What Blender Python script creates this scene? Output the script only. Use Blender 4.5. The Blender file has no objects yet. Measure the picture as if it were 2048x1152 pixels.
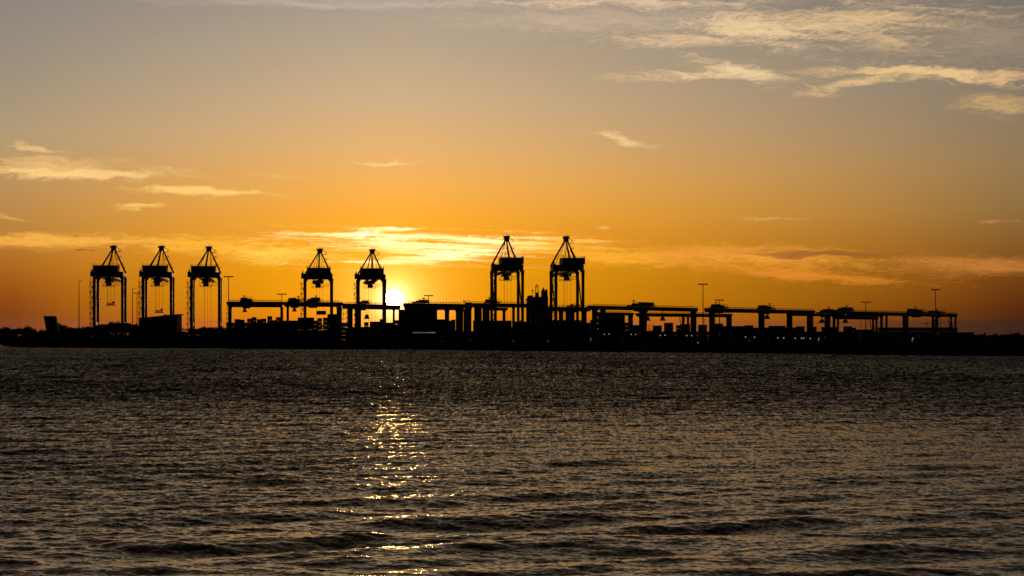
import bpy, math, random
import numpy as np
from mathutils import Vector, Matrix
R = math.radians
random.seed(7)
scene = bpy.context.scene
COL = scene.collection
# ------------------------------------------------------------------ camera
F = 4107.0; HOR = 681.0; CX = 1024.0; CAMH = 5.0      # focal length in photo pixels, horizon row, camera height (m)
cam_d = bpy.data.cameras.new("camera"); cam = bpy.data.objects.new("camera", cam_d); COL.objects.link(cam)
cam_d.sensor_width = 36.0; cam_d.lens = 36.0 * F / 2048.0
cam_d.shift_y = (HOR - 576.0) / 2048.0
cam_d.clip_start = 0.5; cam_d.clip_end = 60000
cam.location = (0, 0, CAMH); cam.rotation_euler = (R(90), 0, 0)
scene.camera = cam
scene.view_settings.view_transform = 'Standard'; scene.view_settings.look = 'None'
scene.view_settings.exposure = 0; scene.view_settings.gamma = 1
def W(px, py, D): return Vector(((px - CX) / F * D, D, CAMH + (HOR - py) / F * D))
def azel(px, py):
    az = math.atan((px - CX) / F); return az, math.atan((HOR - py) / F * math.cos(az))
SUN_AZ, SUN_EL = azel(787, 600)
# ------------------------------------------------------------------ sun lamp
sd = bpy.data.lights.new("sun", 'SUN'); so = bpy.data.objects.new("sun", sd); COL.objects.link(so)
sd.energy = 0.065; sd.angle = R(0.9); sd.color = (1.0, 0.50, 0.15)
sdir = Vector((math.sin(SUN_AZ) * math.cos(SUN_EL), math.cos(SUN_AZ) * math.cos(SUN_EL), math.sin(SUN_EL)))
LEL = SUN_EL + R(.13)
so.rotation_euler = Vector((math.sin(SUN_AZ) * math.cos(LEL), math.cos(SUN_AZ) * math.cos(LEL), math.sin(LEL))).to_track_quat('Z', 'Y').to_euler()
so.location = (0, 0, 300)
# ------------------------------------------------------------------ sky
world = bpy.data.worlds.new("World"); scene.world = world; world.use_nodes = True
wt = world.node_tree; wt.nodes.clear()
class E:
    """tiny expression wrapper round math nodes"""
    def __init__(s, sock, t): s.s = sock; s.t = t
    def _op(s, op, *a):
        n = s.t.nodes.new('ShaderNodeMath'); n.operation = op
        for i, v in enumerate((s,) + a):
            if isinstance(v, E): s.t.links.new(v.s, n.inputs[i])
            else: n.inputs[i].default_value = v
        return E(n.outputs[0], s.t)
    def __add__(s, o): return s._op('ADD', o)
    def __sub__(s, o): return s._op('SUBTRACT', o)
    def __mul__(s, o): return s._op('MULTIPLY', o)
    def __truediv__(s, o): return s._op('DIVIDE', o)
    def mx(s, o): return s._op('MAXIMUM', o)
    def mn(s, o): return s._op('MINIMUM', o)
    def pw(s, o): return s._op('POWER', o)
    def abs(s): return s._op('ABSOLUTE')
    def exp(s): return s._op('EXPONENT')
    def sm(s, a, b):
        n = s.t.nodes.new('ShaderNodeMapRange'); n.interpolation_type = 'SMOOTHSTEP'
        s.t.links.new(s.s, n.inputs[0]); n.inputs[1].default_value = a; n.inputs[2].default_value = b
        return E(n.outputs[0], s.t)
def comb(t, x, y, z=0.0):
    n = t.nodes.new('ShaderNodeCombineXYZ')
    for i, v in enumerate((x, y, z)):
        if isinstance(v, E): t.links.new(v.s, n.inputs[i])
        else: n.inputs[i].default_value = v
    return n.outputs[0]
def noise(t, vec, scale, detail=6, rough=0.55, dist=0.0):
    n = t.nodes.new('ShaderNodeTexNoise'); t.links.new(vec, n.inputs['Vector'])
    n.inputs['Scale'].default_value = scale; n.inputs['Detail'].default_value = detail
    n.inputs['Roughness'].default_value = rough; n.inputs['Distortion'].default_value = dist
    return E(n.outputs['Fac'], t)
def lin(c): return tuple(((v / 255) / 12.92 if v <= 10 else ((v / 255 + .055) / 1.055) ** 2.4) for v in c)
def mixc(t, f, a, b, mode='MIX'):
    n = t.nodes.new('ShaderNodeMix'); n.data_type = 'RGBA'; n.blend_type = mode
    for k, v in ((0, f), (6, a), (7, b)):
        if isinstance(v, E): t.links.new(v.s, n.inputs[k])
        elif hasattr(v, 'is_output'): t.links.new(v, n.inputs[k])
        else: n.inputs[k].default_value = v if k == 0 else (*v[:3], 1)
    return n.outputs[2]
tc = wt.nodes.new('ShaderNodeTexCoord'); sp = wt.nodes.new('ShaderNodeSeparateXYZ')
wt.links.new(tc.outputs['Generated'], sp.inputs[0])
dx, dy, dz = (E(sp.outputs[i], wt) for i in range(3))
az = dx._op('ARCTAN2', dy) * (180 / math.pi)                    # degrees, 0 along +Y, positive to the right
el = dz.mn(1.0).mx(-1.0)._op('ARCSINE') * (180 / math.pi)
def ramp(stops):
    n = wt.nodes.new('ShaderNodeValToRGB'); cr = n.color_ramp; cr.interpolation = 'LINEAR'
    wt.links.new(telv.s, n.inputs[0])
    while len(cr.elements) < len(stops): cr.elements.new(0.5)
    for e_, (p, c) in zip(cr.elements, stops): e_.position = p; e_.color = (*lin(c), 1)
    return n.outputs[0]
telv = (el.mx(0.0) * (1 / 90.0)).pw(0.5)
def stops(px, ys, extra):
    o = []
    for y, c in ys: o.append((max(0, azel(px, y)[1] * 180 / math.pi / 90) ** 0.5, c))
    return sorted(o + [((e / 90) ** 0.5, c) for e, c in extra], key=lambda a: a[0])
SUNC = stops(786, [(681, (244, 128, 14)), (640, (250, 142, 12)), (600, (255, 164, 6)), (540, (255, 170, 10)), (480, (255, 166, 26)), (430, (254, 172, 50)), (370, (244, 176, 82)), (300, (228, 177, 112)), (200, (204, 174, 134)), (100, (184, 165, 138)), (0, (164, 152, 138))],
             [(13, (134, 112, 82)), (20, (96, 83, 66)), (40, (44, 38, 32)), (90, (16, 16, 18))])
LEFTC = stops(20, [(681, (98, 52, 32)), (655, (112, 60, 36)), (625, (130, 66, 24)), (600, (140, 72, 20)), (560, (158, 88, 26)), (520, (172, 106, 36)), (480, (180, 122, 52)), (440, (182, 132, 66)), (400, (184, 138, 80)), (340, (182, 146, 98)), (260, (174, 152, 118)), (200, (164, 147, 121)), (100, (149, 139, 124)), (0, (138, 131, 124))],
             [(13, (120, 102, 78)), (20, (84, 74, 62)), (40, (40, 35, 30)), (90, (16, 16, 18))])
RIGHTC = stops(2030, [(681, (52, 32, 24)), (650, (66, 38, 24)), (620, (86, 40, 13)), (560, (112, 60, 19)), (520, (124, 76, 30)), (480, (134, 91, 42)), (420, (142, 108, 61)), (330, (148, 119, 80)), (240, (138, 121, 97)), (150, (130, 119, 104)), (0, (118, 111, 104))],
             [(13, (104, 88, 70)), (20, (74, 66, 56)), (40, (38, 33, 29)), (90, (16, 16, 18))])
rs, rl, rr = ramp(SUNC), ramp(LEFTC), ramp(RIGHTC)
saz, sel = math.degrees(SUN_AZ), math.degrees(SUN_EL)
da = az - saz
azL, azR = math.degrees(azel(20, 500)[0]), math.degrees(azel(2030, 500)[0])
fr = ((da * da + 5.0)._op('SQRT') - 2.236)
def frn(v): return math.sqrt(v * v + 5.0) - 2.236
fR = (fr * (1 / frn(azR - saz))).mn(1.0).mx(0.0); fR = fR + (fR.pw(.62) - fR) * (el.sm(4.5, 1.2) * .8 + .2); fL = (fr * (1 / frn(saz - azL))).mn(1.0).mx(0.0).pw(.85)
side = da.sm(-1.5, 1.5)
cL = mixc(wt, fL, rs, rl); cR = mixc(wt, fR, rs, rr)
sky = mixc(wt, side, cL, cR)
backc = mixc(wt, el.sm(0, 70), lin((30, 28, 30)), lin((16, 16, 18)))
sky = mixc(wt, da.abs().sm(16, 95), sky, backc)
sky = mixc(wt, el.sm(-0.02, -0.6), sky, (0.01, 0.008, 0.007))
# physical sky underneath, a small share of the light
nsky = wt.nodes.new('ShaderNodeTexSky'); nsky.sky_type = 'NISHITA'; nsky.sun_disc = False
nsky.sun_elevation = SUN_EL; nsky.sun_rotation = SUN_AZ; nsky.dust_density = 3.0
sky = mixc(wt, 0.003, sky, nsky.outputs[0])
# clouds -----------------------------------------------------------
P = 57.2958 / F                                   # degrees per photo pixel
warp1 = noise(wt, comb(wt, az * 0.9, el * 3.2, 3.1), 1.0, 2, .5)
warp2 = noise(wt, comb(wt, az * 0.8, el * 2.6, 9.7), 1.3, 3, .55)
azw = az + (warp1 - 0.5) * 1.1
elw = el + (warp2 - 0.5) * 0.45
fib = noise(wt, comb(wt, azw * 0.55, elw * 6.5 + azw * .5, 1.0), 1.0, 8, .6, 0.05)
fine = noise(wt, comb(wt, azw * 1.9 + elw * 4.0, elw * 17.0 - az * 1.5, 5.0), 1.0, 8, .68, 0.12)
hair = noise(wt, comb(wt, azw * 4.5 + elw * 14.0, elw * 38.0 - az * 4.0, 2.0), 1.0, 7, .7, 0.1)
tex = fib * 0.38 + fine * 0.37 + hair * 0.25
texb = noise(wt, comb(wt, az * 0.36, el * 9.0 + az * .2, 7.0), 1.0, 6, .6, 0.0) * .6 + hair * .12 + fine * .28
def cloud(cx, cy, hx, hy, tilt, col, strength, soft=1.0, contrast=2.6):
    """one streak of cirrus: centre and half sizes, turned to degrees of azimuth and elevation"""
    global sky
    a, e = azel(cx, cy); a, e = math.degrees(a), math.degrees(e)
    c, s = math.cos(R(tilt)), math.sin(R(tilt))
    ua, ue = azw - a, elw - e
    u = (ua * c + ue * s) * (1 / (hx * P)); v = (ue * c - ua * s) * (1 / (hy * P))
    r2 = u * u + v * v
    m = (r2 * -1.0).exp() * 1.2 + (tex - 0.5) * contrast * 2.0 - 0.15
    m = m.sm(0.0, soft + .35) * (r2 * -0.5).exp() * 1.1
    sky = mixc(wt, (m * strength).mn(1.0), sky, lin(col))
CREAM = (238, 205, 158); ORG = (250, 178, 80)
# high veil, top of the frame
cloud(1180, 40, 420, 34, 0, (212, 184, 156), .75, 1.4, 1.8)
cloud(700, 8, 420, 14, 0, (205, 185, 168), .7, 1.3, 2.0)
cloud(1250, 6, 330, 12, -1, (240, 205, 165), .8, 1.2)
cloud(1960, 70, 210, 70, -6, (176, 150, 122), .75, 1.4, 2.0)
cloud(1650, 46, 290, 34, 2, (226, 190, 142), .95, 1.1, 3.0)
cloud(1500, 58, 150, 30, -8, CREAM, .8, 1.0, 3.0)
cloud(1370, 82, 190, 16, -2, (228, 192, 150), .85, 1.0, 3.0)
cloud(1765, 84, 90, 26, -10, (220, 182, 136), .8, 1.0, 3.2)
cloud(1380, 150, 150, 10, 1, (232, 198, 150), .9, .9, 2.8)
cloud(1480, 142, 100, 15, -12, CREAM, 1.0, .8, 2.8)
cloud(1660, 142, 150, 9, 0, (205, 172, 128), .6, 1.0)
cloud(1720, 162, 120, 10, 12, (226, 188, 136), .9, .9)
cloud(1850, 146, 190, 14, -4, (232, 194, 138), 1.0, .8, 2.8)
cloud(2010, 155, 50, 20, 5, (222, 182, 128), .9, .9)
cloud(2000, 208, 95, 22, -4, (202, 164, 112), .9, 1.0, 2.8)
cloud(1625, 178, 22, 6, -25, (214, 176, 126), .8)
cloud(1240, 277, 66, 9, -13, (236, 198, 142), 1.0, .7)
cloud(1540, 437, 70, 3, 0, (214, 160, 86), .8, .7)
cloud(1985, 443, 40, 3, 0, (180, 128, 70), .8, .7)
cloud(1205, 459, 14, 4, 0, (244, 180, 90), .8, .7)
# left streaks
cloud(150, 345, 210, 11, 0, (255, 208, 132), 1.0, .7, 2.2)
cloud(110, 328, 140, 18, -2, (240, 192, 122), .8, 1.0, 2.6)
cloud(70, 298, 50, 7, -4, (236, 192, 130), .9, .8)
cloud(240, 318, 40, 5, 0, (218, 174, 112), .7, .9)
cloud(410, 382, 135, 10, -2, (255, 206, 116), 1.0, .6, 2.2)
cloud(282, 412, 50, 8, 7, (252, 196, 104), 1.0, .6, 2.0)
cloud(565, 354, 70, 5, 0, (240, 184, 108), .6, .9)
cloud(775, 327, 65, 5, -2, (255, 206, 132), 1.0, .6, 2.0)
cloud(30, 434, 46, 5, -4, (228, 170, 84), .8, .8)
cloud(130, 481, 300, 14, -1, (246, 176, 72), 1.0, .8, 2.0)
cloud(90, 498, 110, 7, 0, (214, 148, 62), .6, 1.0)
cloud(430, 492, 200, 20, -3, (255, 184, 58), 1.0, .9, 2.4)
cloud(560, 512, 130, 18, 2, (255, 196, 72), 1.0, .9, 2.4)
# around the sun
SB = (2.6, 2.3, 1.35)
def bright(cx, cy, hx, hy, tilt, k, soft=.9, contrast=3.4, c=(1.0, .80, .48)):
    global sky
    a, e = azel(cx, cy); a, e = math.degrees(a), math.degrees(e)
    cc, s = math.cos(R(tilt)), math.sin(R(tilt))
    ua, ue = azw - a, (elw + el * 2.0) * (1 / 3.0) - e
    u = (ua * cc + ue * s) * (1 / (hx * P)); v = (ue * cc - ua * s) * (1 / (hy * P))
    r2 = u * u + v * v
    m = (r2 * -1.0).exp() * 1.2 + (texb - 0.5) * contrast * 1.9 - 0.15
    m = m.sm(0.0, soft + .3) * (r2 * -0.55).exp() * k
    sky = mixc(wt, m, sky, tuple(c), 'ADD')
bright(870, 474, 240, 10, -2, .7)
bright(800, 490, 190, 17, -3, .8)
bright(840, 519, 170, 11, 3, .95)
bright(960, 492, 160, 26, -2, .45, 1.1)
bright(800, 457, 34, 3, 0, .9, .6, 1.6)
bright(690, 470, 70, 8, 4, .8)
bright(1085, 490, 130, 22, 0, .35, 1.1, 2.6, (1.0, .6, .12))
bright(560, 500, 120, 16, 3, .25, 1.1, 2.6, (1.0, .6, .12))
cloud(1230, 512, 170, 20, -5, (255, 176, 48), 1.0, .9)
cloud(1500, 512, 300, 24, -2, (240, 158, 56), 1.0, .9, 2.4)
cloud(1560, 545, 260, 16, -5, (230, 140, 44), .8, .9, 2.4)
cloud(1950, 532, 220, 26, -2, (196, 124, 54), .9, 1.0, 2.2)
cloud(1650, 508, 190, 8, -1, (148, 90, 42), .75, .5, 1.4)
cloud(1640, 558, 100, 4, -3, (210, 122, 40), .6)
# low bank of dust on the horizon
bank = (elw * 0.30 + el * 0.70).sm(0.62, 0.50) * da.abs().sm(1.5, 5.0)
bkc = mixc(wt, da.abs().sm(3, 16), lin((196, 104, 44)), lin((62, 38, 30)))
sky = mixc(wt, bank * 0.55, sky, bkc)
# glow and disc of the sun
sv = wt.nodes.new('ShaderNodeVectorMath'); sv.operation = 'DISTANCE'
nv = wt.nodes.new('ShaderNodeVectorMath'); nv.operation = 'NORMALIZE'; wt.links.new(tc.outputs['Generated'], nv.inputs[0])
wt.links.new(nv.outputs[0], sv.inputs[0]); sv.inputs[1].default_value = sdir
rad = E(sv.outputs['Value'], wt) * 57.2958
def addg(f, c):
    global sky
    n = wt.nodes.new('ShaderNodeVectorMath'); n.operation = 'SCALE'; n.inputs[0].default_value = c
    wt.links.new(f.s, n.inputs['Scale']); a = wt.nodes.new('ShaderNodeVectorMath'); a.operation = 'ADD'
    wt.links.new(sky, a.inputs[0]); wt.links.new(n.outputs[0], a.inputs[1]); sky = a.outputs[0]
addg((rad * rad * (-1 / 1.5 ** 2)).exp(), (.10, .07, .0))
addg((rad * -2.0).exp(), (2.6, 1.35, .45))
addg((rad * rad * (-1 / .32 ** 2)).exp(), (1.6, 1.3, .9))
addg(rad.sm(.275, .26), (40, 30, 16))
bg = wt.nodes.new('ShaderNodeBackground'); wt.links.new(sky, bg.inputs[0]); bg.inputs[1].default_value = 1.0
wo = wt.nodes.new('ShaderNodeOutputWorld'); wt.links.new(bg.outputs[0], wo.inputs[0])

# ------------------------------------------------------------------ helpers
def tag(o, label=None, cat=None, group=None, kind=None):
    if label: o['label'] = label
    if cat: o['category'] = cat
    if group: o['group'] = group
    if kind: o['kind'] = kind
    return o
def empty(name, loc, rz=0.0):
    o = bpy.data.objects.new(name, None); COL.objects.link(o); o.location = loc; o.rotation_euler = (0, 0, rz); o.empty_display_size = 1
    return o
class MB:
    def __init__(s): s.v = []; s.f = []
    def add(s, vs, fs):
        b = len(s.v); s.v += [tuple(p) for p in vs]; s.f += [tuple(b + i for i in f) for f in fs]; return s
    def box(s, x0, x1, y0, y1, z0, z1):
        return s.add([(x0, y0, z0), (x1, y0, z0), (x1, y1, z0), (x0, y1, z0), (x0, y0, z1), (x1, y0, z1), (x1, y1, z1), (x0, y1, z1)],
                     [(3, 2, 1, 0), (4, 5, 6, 7), (0, 1, 5, 4), (1, 2, 6, 5), (2, 3, 7, 6), (3, 0, 4, 7)])
    def bar(s, a, b, w, h=None, w2=None, h2=None):
        """rectangular bar from a to b, w across and h the other way, tapering to w2/h2"""
        h = h or w; w2 = w2 or w; h2 = h2 or h
        a, b = Vector(a), Vector(b); d = (b - a).normalized()
        up = Vector((0, 1, 0)) if abs(d.z) > .8 else Vector((0, 0, 1))
        x = d.cross(up).normalized(); y = x.cross(d).normalized()
        vs = [p + x * sx * ww / 2 + y * sy * hh / 2 for p, ww, hh in ((a, w, h), (b, w2, h2)) for sx, sy in ((-1, -1), (1, -1), (1, 1), (-1, 1))]
        return s.add(vs, [(0, 1, 2, 3), (7, 6, 5, 4), (0, 4, 5, 1), (1, 5, 6, 2), (2, 6, 7, 3), (3, 7, 4, 0)])
    def tube(s, a, b, r, r2=None, n=8):
        r2 = r if r2 is None else r2; a, b = Vector(a), Vector(b); d = (b - a).normalized()
        up = Vector((0, 1, 0)) if abs(d.z) > .8 else Vector((0, 0, 1)); x = d.cross(up).normalized(); y = x.cross(d)
        vs = [p + (x * math.cos(k * 2 * math.pi / n) + y * math.sin(k * 2 * math.pi / n)) * q for p, q in ((a, r), (b, r2)) for k in range(n)]
        return s.add(vs, [tuple(range(n))[::-1], tuple(range(n, 2 * n))] + [(k, (k + 1) % n, n + (k + 1) % n, n + k) for k in range(n)])
    def prism(s, pts, y0, y1):
        """outline in x,z pushed from y0 to y1"""
        n = len(pts)
        return s.add([(x, y0, z) for x, z in pts] + [(x, y1, z) for x, z in pts],
                     [tuple(range(n)), tuple(range(2 * n - 1, n - 1, -1))] + [(k, n + k, n + (k + 1) % n, (k + 1) % n) for k in range(n)])
    def build(s, name, m, parent=None, loc=None, smooth=False):
        me = bpy.data.meshes.new(name); me.from_pydata(s.v, [], s.f); me.update()
        me.materials.append(m)
        if smooth: me.polygons.foreach_set('use_smooth', [True] * len(me.polygons))
        o = bpy.data.objects.new(name, me); COL.objects.link(o)
        if parent: o.parent = parent
        if loc is not None: o.location = loc
        return o
def copy_tree(o, parent=None):
    c = o.copy(); COL.objects.link(c); c.parent = parent
    for ch in list(o.children): copy_tree(ch, c)
    return c
def mat(name, col, rough=.5, metal=0.0, spec=.5, var=.25, scale=.6, emit=None, es=0.0):
    m = bpy.data.materials.new(name); m.use_nodes = True; t = m.node_tree; b = t.nodes['Principled BSDF']
    tc = t.nodes.new('ShaderNodeTexCoord'); n = noise(t, tc.outputs['Object'], scale, 5, .6)
    c = mixc(t, n.sm(.3, .7), tuple(v * (1 - var) for v in col), tuple(min(1, v * (1 + var)) for v in col))
    t.links.new(c, b.inputs['Base Color'])
    r = n * .25 + (rough - .12); t.links.new(r.s, b.inputs['Roughness'])
    b.inputs['Metallic'].default_value = metal; b.inputs['Specular IOR Level'].default_value = spec
    if emit: b.inputs['Emission Color'].default_value = (*emit, 1); b.inputs['Emission Strength'].default_value = es
    return m
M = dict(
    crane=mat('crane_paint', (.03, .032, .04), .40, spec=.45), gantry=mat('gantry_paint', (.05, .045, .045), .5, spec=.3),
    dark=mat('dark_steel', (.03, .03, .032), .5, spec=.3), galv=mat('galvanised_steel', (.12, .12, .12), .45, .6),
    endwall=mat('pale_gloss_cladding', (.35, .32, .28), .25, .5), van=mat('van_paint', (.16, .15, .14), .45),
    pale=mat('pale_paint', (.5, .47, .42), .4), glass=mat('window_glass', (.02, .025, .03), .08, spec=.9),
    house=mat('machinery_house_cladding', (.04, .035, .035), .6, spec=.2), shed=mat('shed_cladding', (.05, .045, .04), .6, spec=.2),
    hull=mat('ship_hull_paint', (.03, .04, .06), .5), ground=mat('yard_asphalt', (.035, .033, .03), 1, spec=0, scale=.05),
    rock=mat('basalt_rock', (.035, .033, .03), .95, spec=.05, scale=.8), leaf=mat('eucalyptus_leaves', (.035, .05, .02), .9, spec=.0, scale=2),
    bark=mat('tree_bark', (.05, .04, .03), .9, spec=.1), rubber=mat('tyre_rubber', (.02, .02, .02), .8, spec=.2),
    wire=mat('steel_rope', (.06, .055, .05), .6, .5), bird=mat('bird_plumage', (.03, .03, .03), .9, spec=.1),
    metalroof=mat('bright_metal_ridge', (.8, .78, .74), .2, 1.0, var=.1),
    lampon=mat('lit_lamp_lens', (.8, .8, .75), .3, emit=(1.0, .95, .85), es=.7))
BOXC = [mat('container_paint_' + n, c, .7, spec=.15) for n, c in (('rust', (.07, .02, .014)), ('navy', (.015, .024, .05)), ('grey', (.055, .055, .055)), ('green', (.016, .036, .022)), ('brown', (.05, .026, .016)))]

# ------------------------------------------------------------------ water
def make_water():
    rng = np.random.default_rng(11)
    core = np.linspace(-0.285, 0.285, 1150)
    us = np.concatenate([-np.geomspace(3.0, 0.30, 40), core, np.geomspace(0.30, 3.0, 40)])
    ys = [18.0]
    while ys[-1] < 1500: ys.append(ys[-1] + max(0.035, ys[-1] * 0.00135) if ys[-1] > 34 else ys[-1] + .2)
    ys = np.concatenate([[-60, -20, 0, 8], ys, np.geomspace(1530, 40000, 70)])
    U, Y = np.meshgrid(us, ys); X = U * (np.abs(Y) + 4.0)
    nx, ny = len(us), len(ys)
    D = np.sqrt(X * X + Y * Y); Z = np.zeros_like(X)
    xs = X.ravel(); yf = Y.ravel(); d = D.ravel(); z = np.zeros_like(xs)
    gx = np.maximum(d / 2000.0, .02); gy = np.maximum(d * .00135, .035)
    edge = np.clip((3.0 - np.abs(U.ravel())) / .01, 0, 1) * np.where(np.abs(U.ravel()) > .29, 0.0, 1.0)
    calm = np.clip((d - 45) / 45.0, 0, 1) * .6 + .4                 # sheltered water close to the camera's shore
    far = np.clip(1 - (d - 1350) / 150, 0, 1)
    specs = []
    def comp(n, l0, l1, slope, mean, spread):
        for _ in range(n):
            L = l0 * (l1 / l0) ** rng.random(); th = mean + rng.normal() * spread
            specs.append((L, slope * L / (2 * math.pi) / math.sqrt(n), th, rng.random() * 6.283))
    # direction th: 0 = crests run across the view (travel along y)
    comp(7, 2.2, 4.6, .085, R(-27), R(6))
    comp(12, 2.4, 8.0, .075, R(-8), R(22))
    comp(18, .9, 2.6, .09, R(4), R(28))
    comp(38, .35, .9, .20, R(8), R(50))
    comp(56, .11, .35, .34, R(10), R(55))
    small = np.ones_like(xs)
    for L, A, th, ph in specs:
        k = 2 * math.pi / L; kx, ky = k * math.sin(th), k * math.cos(th)
        spacing = np.sqrt((gx * math.sin(th)) ** 2 + (gy * math.cos(th)) ** 2)
        keep = np.clip((L / spacing - 1.9) / 1.6, 0, 1)
        q = kx * xs + ky * yf + ph
        w = np.sin(q)
        c1 = np.clip((d - 100) / 300, 0, 1); c2 = np.clip((d - 400) / 500, 0, 1)
        if L < .9: w = w * keep * calm
        elif L < 2.6: w = (w + .18 * np.cos(2 * q)) * keep * (1 + 2.0 * c1 + 1.0 * c2)
        else: w = (w + .18 * np.cos(2 * q)) * keep * (1 + .5 * c1 + 2.0 * c2)
        z += A * w
    z *= edge * far
    patch = .8 + .35 * np.sin(xs / 21 + yf / 37 + 1) * np.sin(yf / 53 - xs / 70) ; z *= patch
    co = np.empty((len(xs), 3), np.float32); co[:, 0] = xs; co[:, 1] = yf; co[:, 2] = z
    idx = np.arange(nx * ny, dtype=np.int32).reshape(ny, nx)
    q = np.stack([idx[:-1, :-1], idx[:-1, 1:], idx[1:, 1:], idx[1:, :-1]], -1).reshape(-1, 4)
    me = bpy.data.meshes.new('water'); me.vertices.add(len(co)); me.vertices.foreach_set('co', co.ravel())
    me.loops.add(q.size); me.loops.foreach_set('vertex_index', q.ravel())
    me.polygons.add(len(q)); me.polygons.foreach_set('loop_start', np.arange(0, q.size, 4, dtype=np.int32))
    me.polygons.foreach_set('loop_total', np.full(len(q), 4, np.int32))
    me.polygons.foreach_set('use_smooth', np.ones(len(q), bool)); me.update(calc_edges=True)
    m = bpy.data.materials.new('sea_water'); m.use_nodes = True; t = m.node_tree; b = t.nodes['Principled BSDF']
    b.inputs['Base Color'].default_value = (.006, .008, .008, 1); b.inputs['Roughness'].default_value = .07
    b.inputs['IOR'].default_value = 1.333; b.inputs['Specular IOR Level'].default_value = .38
    tcn = t.nodes.new('ShaderNodeTexCoord'); mp = t.nodes.new('ShaderNodeMapping'); t.links.new(tcn.outputs['Object'], mp.inputs[0])
    mp.inputs['Scale'].default_value = (.6, 1.0, 1.0); mp.inputs['Rotation'].default_value = (0, 0, R(-10))
    dn = t.nodes.new('ShaderNodeVectorMath'); dn.operation = 'LENGTH'; t.links.new(tcn.outputs['Object'], dn.inputs[0]); dist = E(dn.outputs['Value'], t)
    def ncol(sc, det):
        n = t.nodes.new('ShaderNodeTexNoise'); t.links.new(mp.outputs[0], n.inputs['Vector']); n.inputs['Scale'].default_value = sc
        n.inputs['Detail'].default_value = det; n.inputs['Roughness'].default_value = .6; n.inputs['Distortion'].default_value = .3
        q = t.nodes.new('ShaderNodeSeparateColor'); t.links.new(n.outputs['Color'], q.inputs[0]); return E(q.outputs[0], t) - .5, E(q.outputs[1], t) - .5
    ax1, ay1 = ncol(11.0, 4); ax2, ay2 = ncol(3.0, 3)
    amp = dist.sm(43, 100) * .85 + .32                       # rougher wind ripples away from the sheltered shore
    amp2 = dist.sm(60, 400) * .9 + .25
    sx = ax1 * (amp + .5) * 1.5 + ax2 * amp2 * .5; sy = ay1 * amp * 1.5 + ay2 * amp2 * 1.2
    def streak(kx, ky, det):
        q = t.nodes.new('ShaderNodeMapping'); q.inputs['Scale'].default_value = (kx, ky, 1); t.links.new(tcn.outputs['Object'], q.inputs[0])
        return noise(t, q.outputs[0], 1.0, det, .65, .2) - .5
    sy = sy + streak(3.2, .30, 4) * (dist.sm(60, 140) * 1.0) * dist.sm(700, 300) + streak(1.6, .06, 5) * (dist.sm(150, 420) * 1.9); sx = sx + streak(2.1, .10, 4) * (dist.sm(150, 500) * 1.0)
    sy = sy - dist.sm(44, 230) * .27
    gn = t.nodes.new('ShaderNodeNewGeometry'); va = t.nodes.new('ShaderNodeVectorMath'); va.operation = 'ADD'
    t.links.new(gn.outputs['Normal'], va.inputs[0]); t.links.new(comb(t, sx, sy, 0.0), va.inputs[1])
    vn = t.nodes.new('ShaderNodeVectorMath'); vn.operation = 'NORMALIZE'; t.links.new(va.outputs[0], vn.inputs[0]); t.links.new(vn.outputs[0], b.inputs['Normal'])
    rg = dist.sm(60, 600) * .155 + .10; t.links.new(rg.s, b.inputs['Roughness'])
    me.materials.append(m)
    o = bpy.data.objects.new('water', me); COL.objects.link(o); tag(o, kind='structure')
make_water()

# ------------------------------------------------------------------ ground
ZG = 3.0
SH = [(12, 692.5), (60, 695.5), (150, 696), (420, 697.5), (575, 698.3), (820, 700.3), (1060, 702.7), (1320, 705.5), (1480, 707), (1720, 710), (2048, 713.5), (2400, 719)]
def shoreD(px):
    for (a, ya), (b, yb) in zip(SH, SH[1:]):
        if px <= b: y = ya + (yb - ya) * max(0, (px - a)) / (b - a); break
    else: y = SH[-1][1]
    return CAMH * F / (y - HOR)
def make_ground():
    back = [(5, 1800), (760, 1795), (930, 1790), (960, 1585), (1190, 1590), (1230, 1850), (1600, 2300), (2400, 3200)]
    def backD(px):
        for (a, ya), (b, yb) in zip(back, back[1:]):
            if px <= b: return ya + (yb - ya) * max(0, (px - a)) / (b - a)
        return back[-1][1]
    rnd = random.Random(3); vs = []; fs = []
    N = 260; prof = [(0, -1.5), (3, 0.4), (7, 2.2), (11, ZG), (60, ZG), (140, ZG)]
    for i in range(N + 1):
        px = 8 + (2400 - 8) * i / N; D = shoreD(px) + rnd.uniform(-2.5, 2.5)
        for o, zz in prof:
            p = W(px, HOR, D + o); vs.append((p.x, p.y, zz + (rnd.uniform(-.25, .25) if 0 < o < 20 else 0)))
        B = backD(px); p = W(px, HOR, B); vs.append((p.x, p.y, ZG)); vs.append((p.x, p.y, -2))
    K = len(prof) + 2
    for i in range(N):
        for k in range(K - 1): a = i * K + k; fs.append((a, a + K, a + K + 1, a + 1))
    fs.append(tuple(range(K)))
    MB().add(vs, fs).build('ground', M['ground']); tag(bpy.data.objects['ground'], kind='structure')
    # far bank seen past the left tip
    m = MB(); vs = []
    for i in range(41):
        px = -700 + i * 60; D = 2500 + 60 * math.sin(i * .7)
        for o, zz in ((0, -1), (12, 1.2), (30, 2.4), (500, 3), (510, -1)): p = W(px, HOR, D + o); vs.append((p.x, p.y, zz))
    m.add(vs, [(i * 5 + k, i * 5 + 5 + k, i * 5 + 6 + k, i * 5 + 1 + k) for i in range(40) for k in range(4)])
    tag(m.build('far_shore', M['ground']), kind='structure')
make_ground()
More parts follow.
